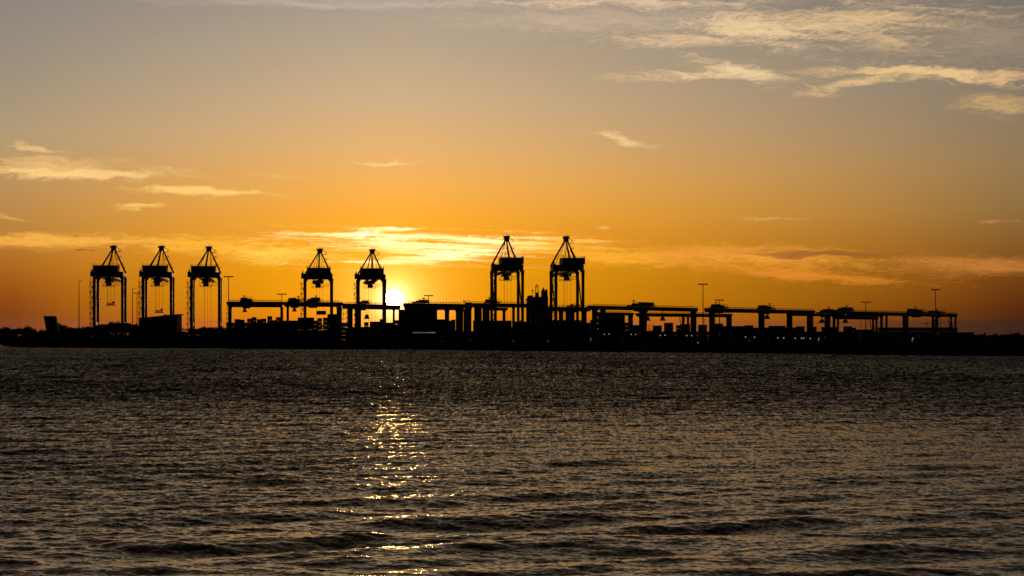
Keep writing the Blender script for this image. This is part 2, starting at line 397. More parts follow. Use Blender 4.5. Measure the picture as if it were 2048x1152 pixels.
# ------------------------------------------------------------------ rock armour along the shore (stuff)
def make_rocks():
    rnd = random.Random(5); m = MB()
    base = [(-1, -1, -1), (1, -1, -1), (1, 1, -1), (-1, 1, -1), (-.8, -.8, 1), (.8, -.8, 1), (.8, .8, 1), (-.8, .8, 1)]
    px = 9.0
    while px < 2300:
        D = shoreD(px)
        for k in range(3):
            o = rnd.uniform(-1.5, 10); s = rnd.uniform(.5, 1.15); p = W(px + rnd.uniform(-2, 2), HOR, D + o)
            zc = -.2 + max(0, o) * .3 + rnd.uniform(-.1, .4); rot = Matrix.Rotation(rnd.random() * 6.28, 3, Vector((rnd.uniform(-1, 1), rnd.uniform(-1, 1), rnd.uniform(-1, 1))).normalized())
            vs = [rot @ Vector((a * s * rnd.uniform(.7, 1.2), b * s * rnd.uniform(.7, 1.2), c * s * rnd.uniform(.5, .9))) + Vector((p.x, p.y, zc)) for a, b, c in base]
            m.add(vs, [(3, 2, 1, 0), (4, 5, 6, 7), (0, 1, 5, 4), (1, 2, 6, 5), (2, 3, 7, 6), (3, 0, 4, 7)])
        px += 1.6
    tag(m.build('rock_armour', M['rock']), 'dark boulders of the seawall along the waterline', 'rocks', kind='stuff')
make_rocks()

# ------------------------------------------------------------------ ship to shore cranes
CR_YAW = R(6)
def rail(m, pts, h=1.1, step=2.5, r=.05):
    for a, b in zip(pts, pts[1:]):
        a, b = Vector(a), Vector(b); m.bar(a + Vector((0, 0, h)), b + Vector((0, 0, h)), r * 2); m.bar(a + Vector((0, 0, h / 2)), b + Vector((0, 0, h / 2)), r)
        n = max(1, int((b - a).length / step))
        for i in range(n + 1): p = a.lerp(b, i / n); m.bar(p, p + Vector((0, 0, h)), r * 1.6)
def make_crane():
    root = empty('ship_to_shore_crane', (0, 0, 0))
    mk = M['crane']
    for sx in (-1, 1):
        for y in (0, 30):
            m = MB(); m.bar((sx * 11.2, y, 1.5), (sx * 11.2, y, 48), 2.2, 2.2); m.bar((sx * 11.2, y, 48), (sx * 11.2, y, 54.2), 2.2, 2.2, 2.7, 2.4)
            m.build('leg', mk, root)
        m = MB(); m.box(sx * 11.2 - .8, sx * 11.2 + .8, 1.25, 28.75, 14.5, 17); m.box(sx * 11.2 - .7, sx * 11.2 + .7, 1.25, 28.75, 55, 57.5)
        m.bar((sx * 11.2, 1.4, 17.2), (sx * 11.2, 28.6, 54.6), .9)
        m.build('side_frame', mk, root)
    for y in (0, 30):
        m = MB(); m.box(-11.8, 11.8, y - 1.3, y + 1.3, 54.3, 58.2)
        for sx in (-1, 1): m.prism([(sx * 10.0, 52.0), (sx * 10.0, 54.3), (sx * 8.4, 54.3)], y - .9, y + .9)
        m.build('portal_beam', mk, root)
        m = MB(); m.box(-10, 10, y - .9, y + .9, 1.6, 3.6); m.build('sill_beam', mk, root)
        for sx in (-1, 1):
            m = MB(); m.box(sx * 11.2 - 4, sx * 11.2 + 4, y - .7, y + .7, .7, 1.5)
            for k in range(4): m.tube((sx * 11.2 - 3 + k * 2, y - .5, .5), (sx * 11.2 - 3 + k * 2, y + .5, .5), .5, n=12)
            m.build('bogie', M['dark'], root)
    # boom and back reach: twin plate girders with cross ties
    m = MB()
    for sx in (-1, 1):
        m.bar((sx * 3.2, -16, 52.0), (sx * 3.2, 82, 52.0), .5); m.bar((sx * 3.2, -16, 54.0), (sx * 3.2, 82, 54.0), .5); rail(m, [(sx * 4.6, -16, 52.4), (sx * 4.6, 82, 52.4)], step=4, r=.09)
        for k in range(24): y = -16 + k * 4.08; m.bar((sx * 3.2, y, 52), (sx * 3.2, y + 2.04, 54), .25); m.bar((sx * 3.2, y + 2.04, 54), (sx * 3.2, y + 4.08, 52), .25); m.bar((sx * 3.2, y, 52), (sx * 4.7, y, 52.4), .2)
    for k in range(25): m.bar((-3.1, -15.6 + k * 4.0, 52.1), (3.1, -15.6 + k * 4.0, 53.6), .3)
    m.build('boom', mk, root)
    # machinery house
    m = MB(); m.box(-10, 9.7, -9, 11, 58.4, 62.9)
    for k in range(14): m.box(-9.6 + k * 1.45, -9.45 + k * 1.45, -9.06, -9.0, 58.6, 62.7)
    hs = m.build('machinery_house', M['house'], root)
    m = MB(); m.box(-10.3, 10, -9.3, 11.3, 62.9, 63.1); rail(m, [(-10.2, -9.2, 63.1), (9.9, -9.2, 63.1), (9.9, 11, 63.1)], step=2.2, r=.07); m.bar((-10, -9, 63), (-10, -9, 65), .35)
    m.build('roof', M['house'], hs)
    # A-frame
    for sx in (-1, 1):
        MB().bar((sx * 11.4, 30, 58.2), (sx * 1.2 + 1.5, 30, 77.5), 1.5, 1.5, 1.1, 1.1).build('mast_leg', mk, root)
    MB().bar((.2, 0, 62.5), (1.2, 29, 77.5), 1.5, 1.2, 1.1, 1.1).build('back_stay', mk, root)
    m = MB()
    for x0, x1, y1, z1 in ((-1.0, -3.2, 80, 54.5), (1.0, 3.2, 80, 54.5), (-.9, -3.2, 52, 54.5), (.9, 3.2, 52, 54.5), (-1.2, -4.5, -9, 62), (1.2, 4.5, -9, 62)):
        m.bar((x0 + 1.5, 30, 77.5), (x1, y1, z1), .28)
    m.build('stay_cable', M['wire'], root)
    m = MB(); m.box(-2.1, 2.1, 28.5, 31.5, 75.2, 78.3); m.box(-2.9, 3.0, 27.8, 32.2, 77.6, 77.9); m.box(-2.6, -1.4, 28.4, 31, 78.3, 79.2); m.box(1.0, 2.4, 28.4, 31, 78.3, 79.4)
    m.tube((-.9, 29.2, 78.6), (-.9, 30.8, 78.6), .9, n=12); m.tube((.7, 29.2, 78.7), (.7, 30.8, 78.7), .9, n=12)
    m.bar((0, 30, 78), (0, 30, 81.4), .3); m.bar((-2.7, 30, 77.6), (-2.7, 30, 80.3), .22); m.bar((2.8, 30, 77.6), (2.8, 30, 80.2), .22); m.bar((1.4, 30, 79), (1.4, 30, 80.8), .18)
    rail(m, [(-2.8, 27.9, 77.9), (2.9, 27.9, 77.9)], r=.08, step=1.4)
    m.build('mast_head', mk, root, (1.5, 0, 1.5))
    dk = MB(); dk.bar((2.2, 30, 78.0), (5.8, 29.6, 76.0), .35); dk.box(3.0, 6.2, 28.6, 30.6, 74.0, 74.25); dk.bar((2.0, 30, 74.1), (6.1, 30, 75.8), .22); rail(dk, [(4.6, 28.6, 74.2), (6.2, 28.6, 74.2)], r=.09, step=.8, h=1.3)
    dk.build('access_platform', M['dark'], root, (1.5, 0, 1.5))
    for x, z in ((5.2, 71.2), (3.9, 69.2), (7.0, 65.0), (8.4, 62.4)):
        dk = MB(); dk.box(x + .3, x + 2.7, 28.6, 30.6, z, z + .22); rail(dk, [(x + .5, 28.6, z), (x + 2.7, 28.6, z)], r=.09, step=.8, h=1.2)
        dk.build('access_platform', M['dark'], root)
    # stair tower on the land side left leg
    m = MB(); z = 2.0; k = 0
    for yy in (-1.6, 1.2): m.bar((-14.9, yy, 0), (-14.9, yy, 53), .16); m.bar((-12.6, yy, 0), (-12.6, yy, 53), .16)
    while z < 53:
        m.box(-15.4 + .3 * (k % 2), -12.35, -1.7, 1.3, z, z + .18); rail(m, [(-15.4, -1.7, z + .18), (-12.4, -1.7, z + .18)], r=.08, step=.7)
        if z + 4.3 < 53: m.bar((-14.8 if k % 2 else -12.7, -1.0, z + .2), (-12.7 if k % 2 else -14.8, -1.0, z + 4.4), .5, .25)
        z += 4.3; k += 1
    m.box(-14.6, -11.9, -1.4, 1.4, 54, 58.6); m.bar((-13.2, 0, 58.6), (-13.2, 0, 62.4), .25); m.box(-13.8, -12.7, -.5, .5, 58.6, 60.2)
    m.build('stair_tower', M['dark'], root)
    m = MB(); m.box(-12.35, -11.6, -1.9, -1.1, 3, 52); m.build('cable_duct', M['dark'], root)
    return root
def dress_crane(root, tx, ty, spz, spx=0):
    """trolley, cab, ropes and spreader, set where this crane carries them"""
    m = MB(); m.box(tx - 3.6, tx + 3.6, ty - 4, ty + 4, 50.6, 51.9); m.box(tx - 4.6, tx + .6, ty - 3, ty + 3, 49.6, 50.6)
    for k in range(4): m.tube((tx - 2.4 + k * 1.6, ty - 4.2, 50.2), (tx - 2.4 + k * 1.6, ty - 3.6, 50.2), .6, n=10)
    m.bar((tx - 6, ty, 46.6), (tx + 4, ty, 46.6), .3); m.bar((tx - 6, ty, 46.6), (tx - 6, ty, 52), .2); m.bar((tx + 4, ty, 46.6), (tx + 4, ty, 50.6), .2); rail(m, [(tx - 6, ty - 2, 46.7), (tx + 4, ty - 2, 46.7)], r=.07, step=1.5)
    m.bar((tx - 6, ty, 46.6), (tx - 3, ty, 51), .2); m.bar((tx + 4, ty, 46.6), (tx + 1, ty, 50), .2); m.bar((tx + 4.2, ty, 49.6), (tx + 8.4, ty, 50.4), .3); m.bar((tx + 4.2, ty, 47.8), (tx + 8.4, ty, 47.8), .25)
    for k in range(4): m.bar((tx + 4.3 + k * 1.3, ty, 47.8), (tx + 4.9 + k * 1.3, ty, 50), .16)
    m.build('trolley', M['dark'], root)
    m = MB(); m.prism([(tx - 3.0, 46.8), (tx + 1.5, 46.8), (tx + 1.8, 49.6), (tx - 3.0, 49.6)], ty - 6.6, ty - 3.4)
    cb = m.build('operator_cab', M['dark'], root)
    MB().box(tx - 2.6, tx + 1.1, ty - 6.64, ty - 6.605, 47.3, 49.0).build('window', M['glass'], cb)
    m = MB(); c = tx + spx
    for x, y in ((-2.6, -1), (0, 1), (2.9, -1), (-2.6, 1)): m.bar((c + x, ty + y, spz + 2.2), (c + x, ty + y, 50.6), .16)
    m.build('hoist_rope', M['wire'], root)
    m = MB(); m.box(c - 3.3, c + 3.3, ty - 1.2, ty + 1.2, spz - .2, spz + .9); m.box(c - 2.9, c + 2.9, ty - .9, ty + .9, spz + 1.3, spz + 2.0)
    for k in range(5): m.bar((c - 2.6 + k * 1.3, ty, spz + .8), (c - 2.6 + k * 1.3, ty, spz + 1.5), .25)
    m.box(c + 1.2, c + 3, ty - .6, ty + .6, spz + 2.0, spz + 3.3); m.box(c - 3, c - 2.2, ty - .6, ty + .6, spz + 2.0, spz + 2.5)
    for x in (-3.2, 3.2): m.box(c + x - .15, c + x + .15, ty - 1.2, ty + 1.2, spz - 1.1, spz - .2)
    m.build('spreader', M['dark'], root)
protoc = make_crane()
CR = [(217, 1677, 0, 15, 31, 'dark quay crane at the left end of the row with its spreader raised halfway', 0),
      (314.5, 1680, 0, 14, 25, 'dark quay crane with its spreader hanging just above the slant roofed building', 0),
      (411, 1690, .6, 14, 6, 'dark quay crane standing just left of the tall yard light mast, ropes let down', 0),
      (637, 1732, .4, 10, 12, 'dark quay crane rising behind the second wide yard gantry, left of the sun', 0),
      (743.5, 1742, -.4, 10, 10, 'dark quay crane whose right leg touches the setting sun', 0),
      (1018, 1518, -.4, 14, 8, 'tall dark quay crane standing just left of the moored ship', 0),
      (1139, 1524, -.4, 14, 8, 'tall dark quay crane standing just right of the moored ship', 0)]
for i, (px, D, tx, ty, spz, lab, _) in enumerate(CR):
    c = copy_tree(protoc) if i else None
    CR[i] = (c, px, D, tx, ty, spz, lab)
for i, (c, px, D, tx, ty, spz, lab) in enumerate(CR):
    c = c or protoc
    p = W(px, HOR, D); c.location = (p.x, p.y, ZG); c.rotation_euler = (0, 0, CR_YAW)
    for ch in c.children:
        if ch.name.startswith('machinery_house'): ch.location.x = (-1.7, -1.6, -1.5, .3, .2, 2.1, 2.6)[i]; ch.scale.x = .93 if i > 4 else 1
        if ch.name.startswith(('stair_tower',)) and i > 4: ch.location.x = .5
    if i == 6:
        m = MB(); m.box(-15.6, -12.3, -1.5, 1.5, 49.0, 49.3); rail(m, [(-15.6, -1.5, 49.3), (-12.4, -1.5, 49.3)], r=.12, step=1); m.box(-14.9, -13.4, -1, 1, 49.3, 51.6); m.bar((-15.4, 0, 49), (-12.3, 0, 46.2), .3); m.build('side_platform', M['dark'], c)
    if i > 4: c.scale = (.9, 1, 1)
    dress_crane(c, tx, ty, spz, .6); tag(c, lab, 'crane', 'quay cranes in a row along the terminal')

# ------------------------------------------------------------------ yard gantries
def gantry(label, L, Rr, D0, thick, legs, trolleys=(), depth=9.0, ladders=(), braces=(), droop=None, name='yard_gantry_crane', spre=(), cant=True):
    """beam from L to Rr (photo columns/rows of its top edge); legs, trolleys and spreaders at photo columns along it"""
    zt = CAMH + (HOR - L[1]) / F * D0; D1 = (zt - CAMH) * F / (HOR - Rr[1])
    P0, P1 = W(L[0], HOR, D0), W(Rr[0], HOR, D1); P0.z = P1.z = 0
    ax = (P1 - P0).normalized(); ln = (P1 - P0).length; nr = Vector((-ax.y, ax.x, 0))
    if nr.y < 0: nr = -nr
    base = (P0 + P1) / 2; root = empty(name, (base.x, base.y, ZG), math.atan2(ax.y, ax.x)); H = zt - ZG; h = ln / 2
    def loc(px):
        k = (px - CX) / F; s = (k * P0.y - P0.x) / (ax.x - k * ax.y); return s - h
    nrl = (nr.x * ax.x + nr.y * ax.y, 0)
    def shift(px): s_ = loc(px); c_ = base + ax * s_; return (c_.x + nr.x) / (c_.y + nr.y) * F - c_.x / c_.y * F      # px per metre of depth
    depth = min(9.0, max(2.6, 6.5 / abs(shift((L[0] + Rr[0]) / 2))))
    def locfar(px):
        k = (px - CX) / F; B = P0 + nr * depth; s = (k * B.y - B.x) / (ax.x - k * ax.y); return s - h
    def sc(px): return (P0.y + (P1.y - P0.y) * ((loc(px) + h) / ln)) / F
    th = thick * sc(L[0]); g = M['gantry']
    for y in (0, depth):
        m = MB(); m.prism([(-h, H - th * .35), (-h + 1.4, H - th), (h - 1.4, H - th), (h, H - th * .35), (h, H), (-h, H)], y - .7, y + .7)
        b = m.build('girder', g, root)
        m = MB(); rail(m, [(-h + 1, y - .6, H), (h - 1, y - .6, H)], step=2.4, r=.07, h=1.0); m.build('handrail', M['dark'], b)
    for s in (-1, 1): MB().box(s * (h - .9) - .5, s * (h - .9) + .5, .7, depth - .7, H - th * .8, H - .1).build('end_tie', g, root)
    for (px, w) in legs:
        sg = 1 if shift(px) < 0 else -1; pair = w >= 8
        pos = [(loc(px + sg * w * .22), 0), (locfar(px - sg * w * .22), depth)] if pair else [(loc(px), 0)]
        wm = (w * .62 if pair else w) * sc(px); xs_ = [q[0] for q in pos]
        for x, y in pos:
            m = MB(); m.bar((x, y, 1.3), (x, y, H - th - 1.2), wm * .9, 1.1); m.prism([(x - wm * .45, H - th - 1.2), (x + wm * .45, H - th - 1.2), (x + wm * .62, H - th), (x - wm * .62, H - th)], y - .55, y + .55)
            m.build('leg', g, root)
        xa, xb = min(xs_) - wm * .45, max(xs_) + wm * .45
        m = MB(); m.box(xa, xb, -.9, (depth if pair else 0) + .9, .5, 1.3)
        for x, y in pos: m.tube((x - .35, y - .3, .45), (x + .35, y - .3, .45), .45, n=10)
        m.build('bogie', M['dark'], root)
    for (pa, pb) in braces:
        a, b = loc(pa), loc(pb); m = MB(); m.bar((a, 0, H - th - .3), (b, 0, 4), .45); m.bar((a, depth, H - th - .3), (b, depth, 4), .45); m.build('brace', g, root)
    for px in ladders:
        x = loc(px); m = MB(); m.bar((x, -.9, 0), (x, -.9, H), .14)
        z = 3.0; k = 0
        while z < H: m.box(x - .8, x + .8, -1.6, -.2, z, z + .15); rail(m, [(x - .8, -1.6, z), (x + .8, -1.6, z)], r=.06, step=.8); z += 3.2
        m.build('stair_tower', M['dark'], root)
    for (pa, pb, ht, ant) in trolleys:
        a, b = loc(pa), loc(pb); s = sc(pa); z1 = H + ht * s; mid = (a + b) / 2; w = b - a
        m = MB(); m.box(a, b, -1, depth + 1, H + .15, H + .9)
        rnd = random.Random(int(pa)); c = a + w * rnd.uniform(.35, .5) if ant <= mid + 9e9 else a
        if rnd.random() < .5: m.box(a + w * .45, b - .3, 0, depth, H + .9, z1); m.box(a + w * .12, a + w * .45, 1, depth - 1, H + .9, H + (z1 - H) * .72)
        else: m.box(a + .3, a + w * .5, 0, depth, H + .9, z1); m.box(a + w * .5, b - w * .1, 1, depth - 1, H + .9, H + (z1 - H) * .78)
        t = m.build('trolley', M['dark'], root)
        m = MB(); rail(m, [(a - 1, -1, H + .3), (b + 1, -1, H + .3)], r=.08, step=1.2, h=1.5); rail(m, [(a + .5, -1, H + .9 + (z1 - H) * .4), (b - .5, -1, H + .9 + (z1 - H) * .4)], r=.06, step=1.0, h=1.0); m.build('handrail', M['dark'], t)
        xa = loc(ant); m = MB(); m.bar((xa, 1, H + .9), (xa, 1, z1 + 2.6 * s), .4); m.prism([(xa - 1.0, z1 + 4.0 * s), (xa + 1.0, z1 + 4.0 * s), (xa + .4, z1 + 2.4 * s), (xa - .4, z1 + 2.4 * s)], .3, 1.7)
        m.build('antenna', M['dark'], t)
        m = MB(); m.box(a + w * .2, b - w * .2, 1.2, depth - 1.2, H - th - .8, H - th * .1)
        m.build('hoist_frame', M['dark'], root)
    for (pc, z0, wide) in spre:
        x = loc(pc); s = sc(pc); zz = CAMH - ZG + (HOR - z0) * s; ww = wide * s / 2; y = depth / 2
        m = MB(); m.prism([(x - ww, zz), (x + ww, zz), (x + ww * .9, zz + .5), (x + ww * .55, zz + .7), (x + ww * .4, zz + 2.2), (x - ww * .4, zz + 2.2), (x - ww * .55, zz + .7), (x - ww * .9, zz + .5)], y - 1.1, y + 1.1)
        m.box(x - ww * .25, x + ww * .25, y - .8, y + .8, zz + 2.2, zz + 2.9)
        m.build('spreader', M['dark'], root)
        m = MB()
        for q in (-.45, -.2, .2, .45): m.bar((x + ww * q, y + q, zz + 2.2), (x + ww * q * 1.5, y + q * 2, H - th), .16)
        m.build('hoist_rope', M['wire'], root)
    return tag(root, label, 'gantry crane', 'yard gantry cranes over the container stacks')
GA = [
 dict(label='dark yard gantry furthest left, with a middle prop and trolley near its left end', L=(456, 603), Rr=(567, 603.5), D0=1330, thick=11, legs=[(460, 7), (563.5, 6)], trolleys=[(483, 506, 8, 489)], ladders=[454], spre=[(491, 624, 11)]),
 dict(label='dark yard gantry with two trolleys standing in front of the fourth quay crane', L=(572, 603.5), Rr=(685, 604.5), D0=1340, thick=9.5, legs=[(575.5, 4.5), (678.5, 10)], trolleys=[(582, 603, 8, 598), (617, 641, 9, 633)], ladders=[686], spre=[(592, 623, 9)]),
 dict(label='dark yard gantry crossing in front of the quay crane beside the sun', L=(692, 607), Rr=(800, 610), D0=1290, thick=10.5, legs=[(700, 11), (716, 13), (787.5, 3.5)], trolleys=[(722, 738, 7, 721)], ladders=[690], spre=[(737, 638, 12)]),
 dict(label='dark yard gantry just right of the sun with one trolley by its left end', L=(814, 606), Rr=(928, 608), D0=1270, thick=13, legs=[(826, 24), (850, 22), (894, 8), (919, 15)], trolleys=[(833, 857, 7, 850)]),
 dict(label='dark yard gantry passing in front of the tall crane left of the ship', L=(947, 606), Rr=(1060, 607.5), D0=1300, thick=8, legs=[(956, 15), (972, 14), (1027, 5), (1055, 5)], trolleys=[(976, 999, 8, 981)]),
 dict(label='narrow dark yard gantry seen beside the gap left of the first tall quay crane', L=(925, 608), Rr=(946, 608), D0=1330, thick=10, legs=[(935, 16)], trolleys=[(930, 943, 3, 928)]),
 dict(label='low dark yard gantry beam seen below the tall crane left of the ship', L=(985, 615), Rr=(1015, 615.5), D0=1430, thick=6, legs=[(1008, 6)]),
 dict(label='dark yard gantry in front of the tall crane right of the ship', L=(1060, 613), Rr=(1183, 614), D0=1330, thick=9, legs=[(1072, 20), (1094, 20), (1111, 5), (1122, 8), (1140, 18), (1168, 10)], trolleys=[(1142, 1158, 1, 1145)]),
 dict(label='long dark yard gantry with a trolley carrying two antennas', L=(1183, 611), Rr=(1395, 616), D0=1400, thick=8, legs=[(1190, 13), (1206, 11), (1286, 18), (1387, 13)], trolleys=[(1262, 1308, 9, 1270)], spre=[(1328.5, 641.5, 15)]),
 dict(label='low dark yard gantry seen under the long gantry, right end beside a light mast', L=(1278, 626), Rr=(1464, 628), D0=1520, thick=7, legs=[(1284, 12), (1366, 4), (1376, 4), (1458, 11)], braces=[(1366, 1371), (1376, 1371)], spre=[(1299, 641.5, 11)]),
 dict(label='low dark yard gantry ending beside the stack right of the quay cranes', L=(1196, 624), Rr=(1267, 625.5), D0=1480, thick=6, legs=[(1206, 10), (1261, 10)]),
 dict(label='long dark yard gantry with a trolley at its left end and another mid span', L=(1416, 616), Rr=(1629, 621), D0=1480, thick=8, legs=[(1424, 13), (1523, 14), (1579, 13), (1620, 15)], trolleys=[(1428, 1454, 8, 1434), (1522, 1548, 8, 1541)], spre=[(1537.5, 638, 17)]),
 dict(label='dark yard gantry with two trolleys close together left of a thin light mast', L=(1585, 626), Rr=(1768, 628), D0=1540, thick=6, legs=[(1655, 12), (1668, 6), (1763, 6)], trolleys=[(1641, 1667, 9, 1659)], spre=[(1647, 646, 16)]),
 dict(label='dark yard gantry reaching furthest right, with a trolley near its right end', L=(1670, 622), Rr=(1914, 627.5), D0=1560, thick=7.5, legs=[(1773, 5), (1811, 14), (1870, 16), (1902, 4), (1911, 4)], trolleys=[(1675, 1706, 8, 1695), (1820, 1851, 8, 1833), (1862, 1888, 5, 1876)], braces=[(1902, 1910)], ladders=[1879], spre=[(1694, 646, 16)]),
 dict(label='low dark yard gantry beam below the rightmost gantry, propped by diagonal braces', L=(1672, 633), Rr=(1756, 634), D0=1680, thick=5.5, legs=[(1676, 4), (1746, 4), (1753, 4)], braces=[(1746, 1752)]),
]
for g in GA: gantry(**g)

# ------------------------------------------------------------------ light masts
def light_mast(px, top, D, label, kind='bar', w=19):
    p = W(px, top, D); root = empty('light_mast', (p.x, p.y, ZG)); H = p.z - ZG; s = D / F
    MB().tube((0, 0, 0), (0, 0, H), .45, .22, 10).build('pole', M['galv'], root)
    if kind == 'bar':
        m = MB(); ww = w * s / 2; m.bar((-ww, 0, H + .1), (ww, 0, H + .1), .3)
        hd = m.build('lamp_bar', M['dark'], root); n = 7
        for k in range(n): x = -ww + .4 + (2 * ww - .8) * k / (n - 1); MB().prism([(x - .5, H - .4), (x + .35, H - .6), (x + .5, H + .2), (x - .4, H + .2)], -.4, .4).build('lamp_head', M['dark'], hd)
    else:
        m = MB(); m.bar((0, 0, H), (1.6, 0, H + .15), .25); m.box(.9, 2.2, -.4, .4, H - .15, H + .3); m.box(-.6, .2, -.3, .3, H - .3, H + .2); m.build('lamp_head', M['dark'], root)
    return tag(root, label, 'light mast', 'light masts along the terminal')
light_mast(158, 562, 1600, 'thin single lamp mast standing alone left of the first quay crane', 'single')
light_mast(265, 578, 1640, 'thin single lamp mast between the first and second quay cranes', 'single')
light_mast(274, 586, 1900, 'light mast with a lamp bar half hidden behind the second quay crane', w=14)
light_mast(457, 553, 1420, 'tall light mast with a lamp bar right of the third quay crane')
light_mast(563.5, 588, 1500, 'light mast showing its lamp bar above the right end of the leftmost yard gantry')
light_mast(857, 591, 1450, 'light mast whose lamp bar shows over the gantry right of the sun')
light_mast(1406, 568, 1380, 'tallest light mast of the right half, between two long gantries')
light_mast(1439, 600, 1500, 'light mast with lamp bar just behind a trolley, beside the tallest mast', w=18)
light_mast(1731.5, 604, 1600, 'light mast with lamp bar standing before the double gantry beams')
light_mast(1871, 579, 1500, 'light mast rising over the rightmost yard gantry')
light_mast(1853, 646.5, 2000, 'very small distant light mast seen under the rightmost gantry', w=7)
# ------------------------------------------------------------------ utility poles
for px, top, D, lab in ((2020, 649, 1500, 'thin utility pole with crossarm standing above the trees at right'), (2038, 662, 1600, 'short utility pole above the trees near the right edge'), (1409, 638, 1450, 'thin short pole just right of the tallest mast'), (1721.5, 638, 1550, 'thin short pole just left of the mast before the double beams')):
    p = W(px, top, D); H = p.z - ZG; root = empty('utility_pole', (p.x, p.y, ZG))
    MB().tube((0, 0, 0), (0, 0, H), .22, .13, 8).build('pole', M['bark'], root)
    m = MB(); m.bar((-1, 0, H - .4), (1, 0, H - .4), .18); [m.tube((x, 0, H - .35), (x, 0, H), .08) for x in (-.9, 0, .9)]; m.build('crossarm', M['bark'], root)
    tag(root, lab, 'pole')

# ------------------------------------------------------------------ moored ship
def ship():
    D = 1640; o = W(1075, HOR, D); root = empty('container_ship', (o.x, o.y, 0))
    def x(px): return (px - 1075) / F * D
    def z(py): return CAMH + (HOR - py) / F * D
    m = MB(); n = 24; vs = []
    Lh = 95
    for i in range(n + 1):
        t = i / n; xx = -Lh + 2 * Lh * t; w = 15 * min(1, (1 - t) * 6, .75 + t * 3); 
        for yy, zz in ((-w, 11 + 3 * max(0, t - .85) * 5), (-w * .9, 0), (0, -2), (w * .9, 0), (w, 11 + 3 * max(0, t - .85) * 5)): vs.append((xx, yy, zz))
    m.add(vs, [(i * 5 + k, i * 5 + 5 + k, i * 5 + 5 + (k + 1) % 5, i * 5 + (k + 1) % 5) for i in range(n) for k in range(5)] + [(4, 3, 2, 1, 0), tuple(n * 5 + k for k in range(5))])
    m.build('hull', M['hull'], root)
    m = MB(); m.box(x(1062), x(1096), -9, 9, 11, z(594)); m.box(x(1053), x(1063), -12, 12, 11, z(601)); s_ = m.build('superstructure', M['dark'], root)
    for k in range(4):
        for j in range(4): MB().box(x(1064) + j * 3.0, x(1064) + j * 3.0 + 1.6, -9.05, -9.003, z(622) + k * 3, z(622) + k * 3 + 1).build('window', M['glass'], s_)
    m = MB(); m.prism([(x(1051.5), z(601.5)), (x(1064), z(601.5)), (x(1066), z(592)), (x(1060), z(591)), (x(1054), z(593)), (x(1054.5), z(597)), (x(1051.5), z(598))], -13, 13)
    m.build('bridge', M['dark'], root)
    m = MB(); m.box(x(1053), x(1062.5), -13.1, -12.9, z(612), z(602)); m.build('pale_bulkhead', M['pale'], root)
    m = MB()
    for dx_ in (-.9, .9): m.bar((x(1074) + dx_ * 1.6, 0, z(594)), (x(1073.5) + dx_ * .7, 0, z(570)), .5)
    for k in range(6): zz = z(590) + k * 1.5; m.bar((x(1070.5), 0, zz), (x(1077.5), 0, zz), .25)
    m.bar((x(1073.7), 0, z(570)), (x(1073.7), 0, z(566.5)), .3); m.bar((x(1071), 0, z(572)), (x(1077), 0, z(572)), .5); m.box(x(1071), x(1077), -1, 1, z(594), z(585))
    m.build('mast', M['dark'], root)
    m = MB(); m.bar((x(1065), 0, z(592)), (x(1065), 0, z(582)), .35); m.tube((x(1063.5), 0, z(581.3)), (x(1066.5), 0, z(581.3)), .75, n=10); m.build('radar', M['dark'], root)
    m = MB(); m.prism([(x(1082), z(594)), (x(1095.5), z(594)), (x(1095), z(581)), (x(1092), z(580)), (x(1090), z(582)), (x(1088.3), z(578)), (x(1086.5), z(574)), (x(1085), z(578)), (x(1082), z(583))], -4, 4)
    for q in (1091.5, 1093.5): m.tube((x(q), 0, z(582)), (x(q), 0, z(578.5)), .4)
    m.build('funnel', M['dark'], root)
    tag(root, 'dark moored ship with bridge, mast and funnel showing between the two tall cranes', 'ship')
ship()

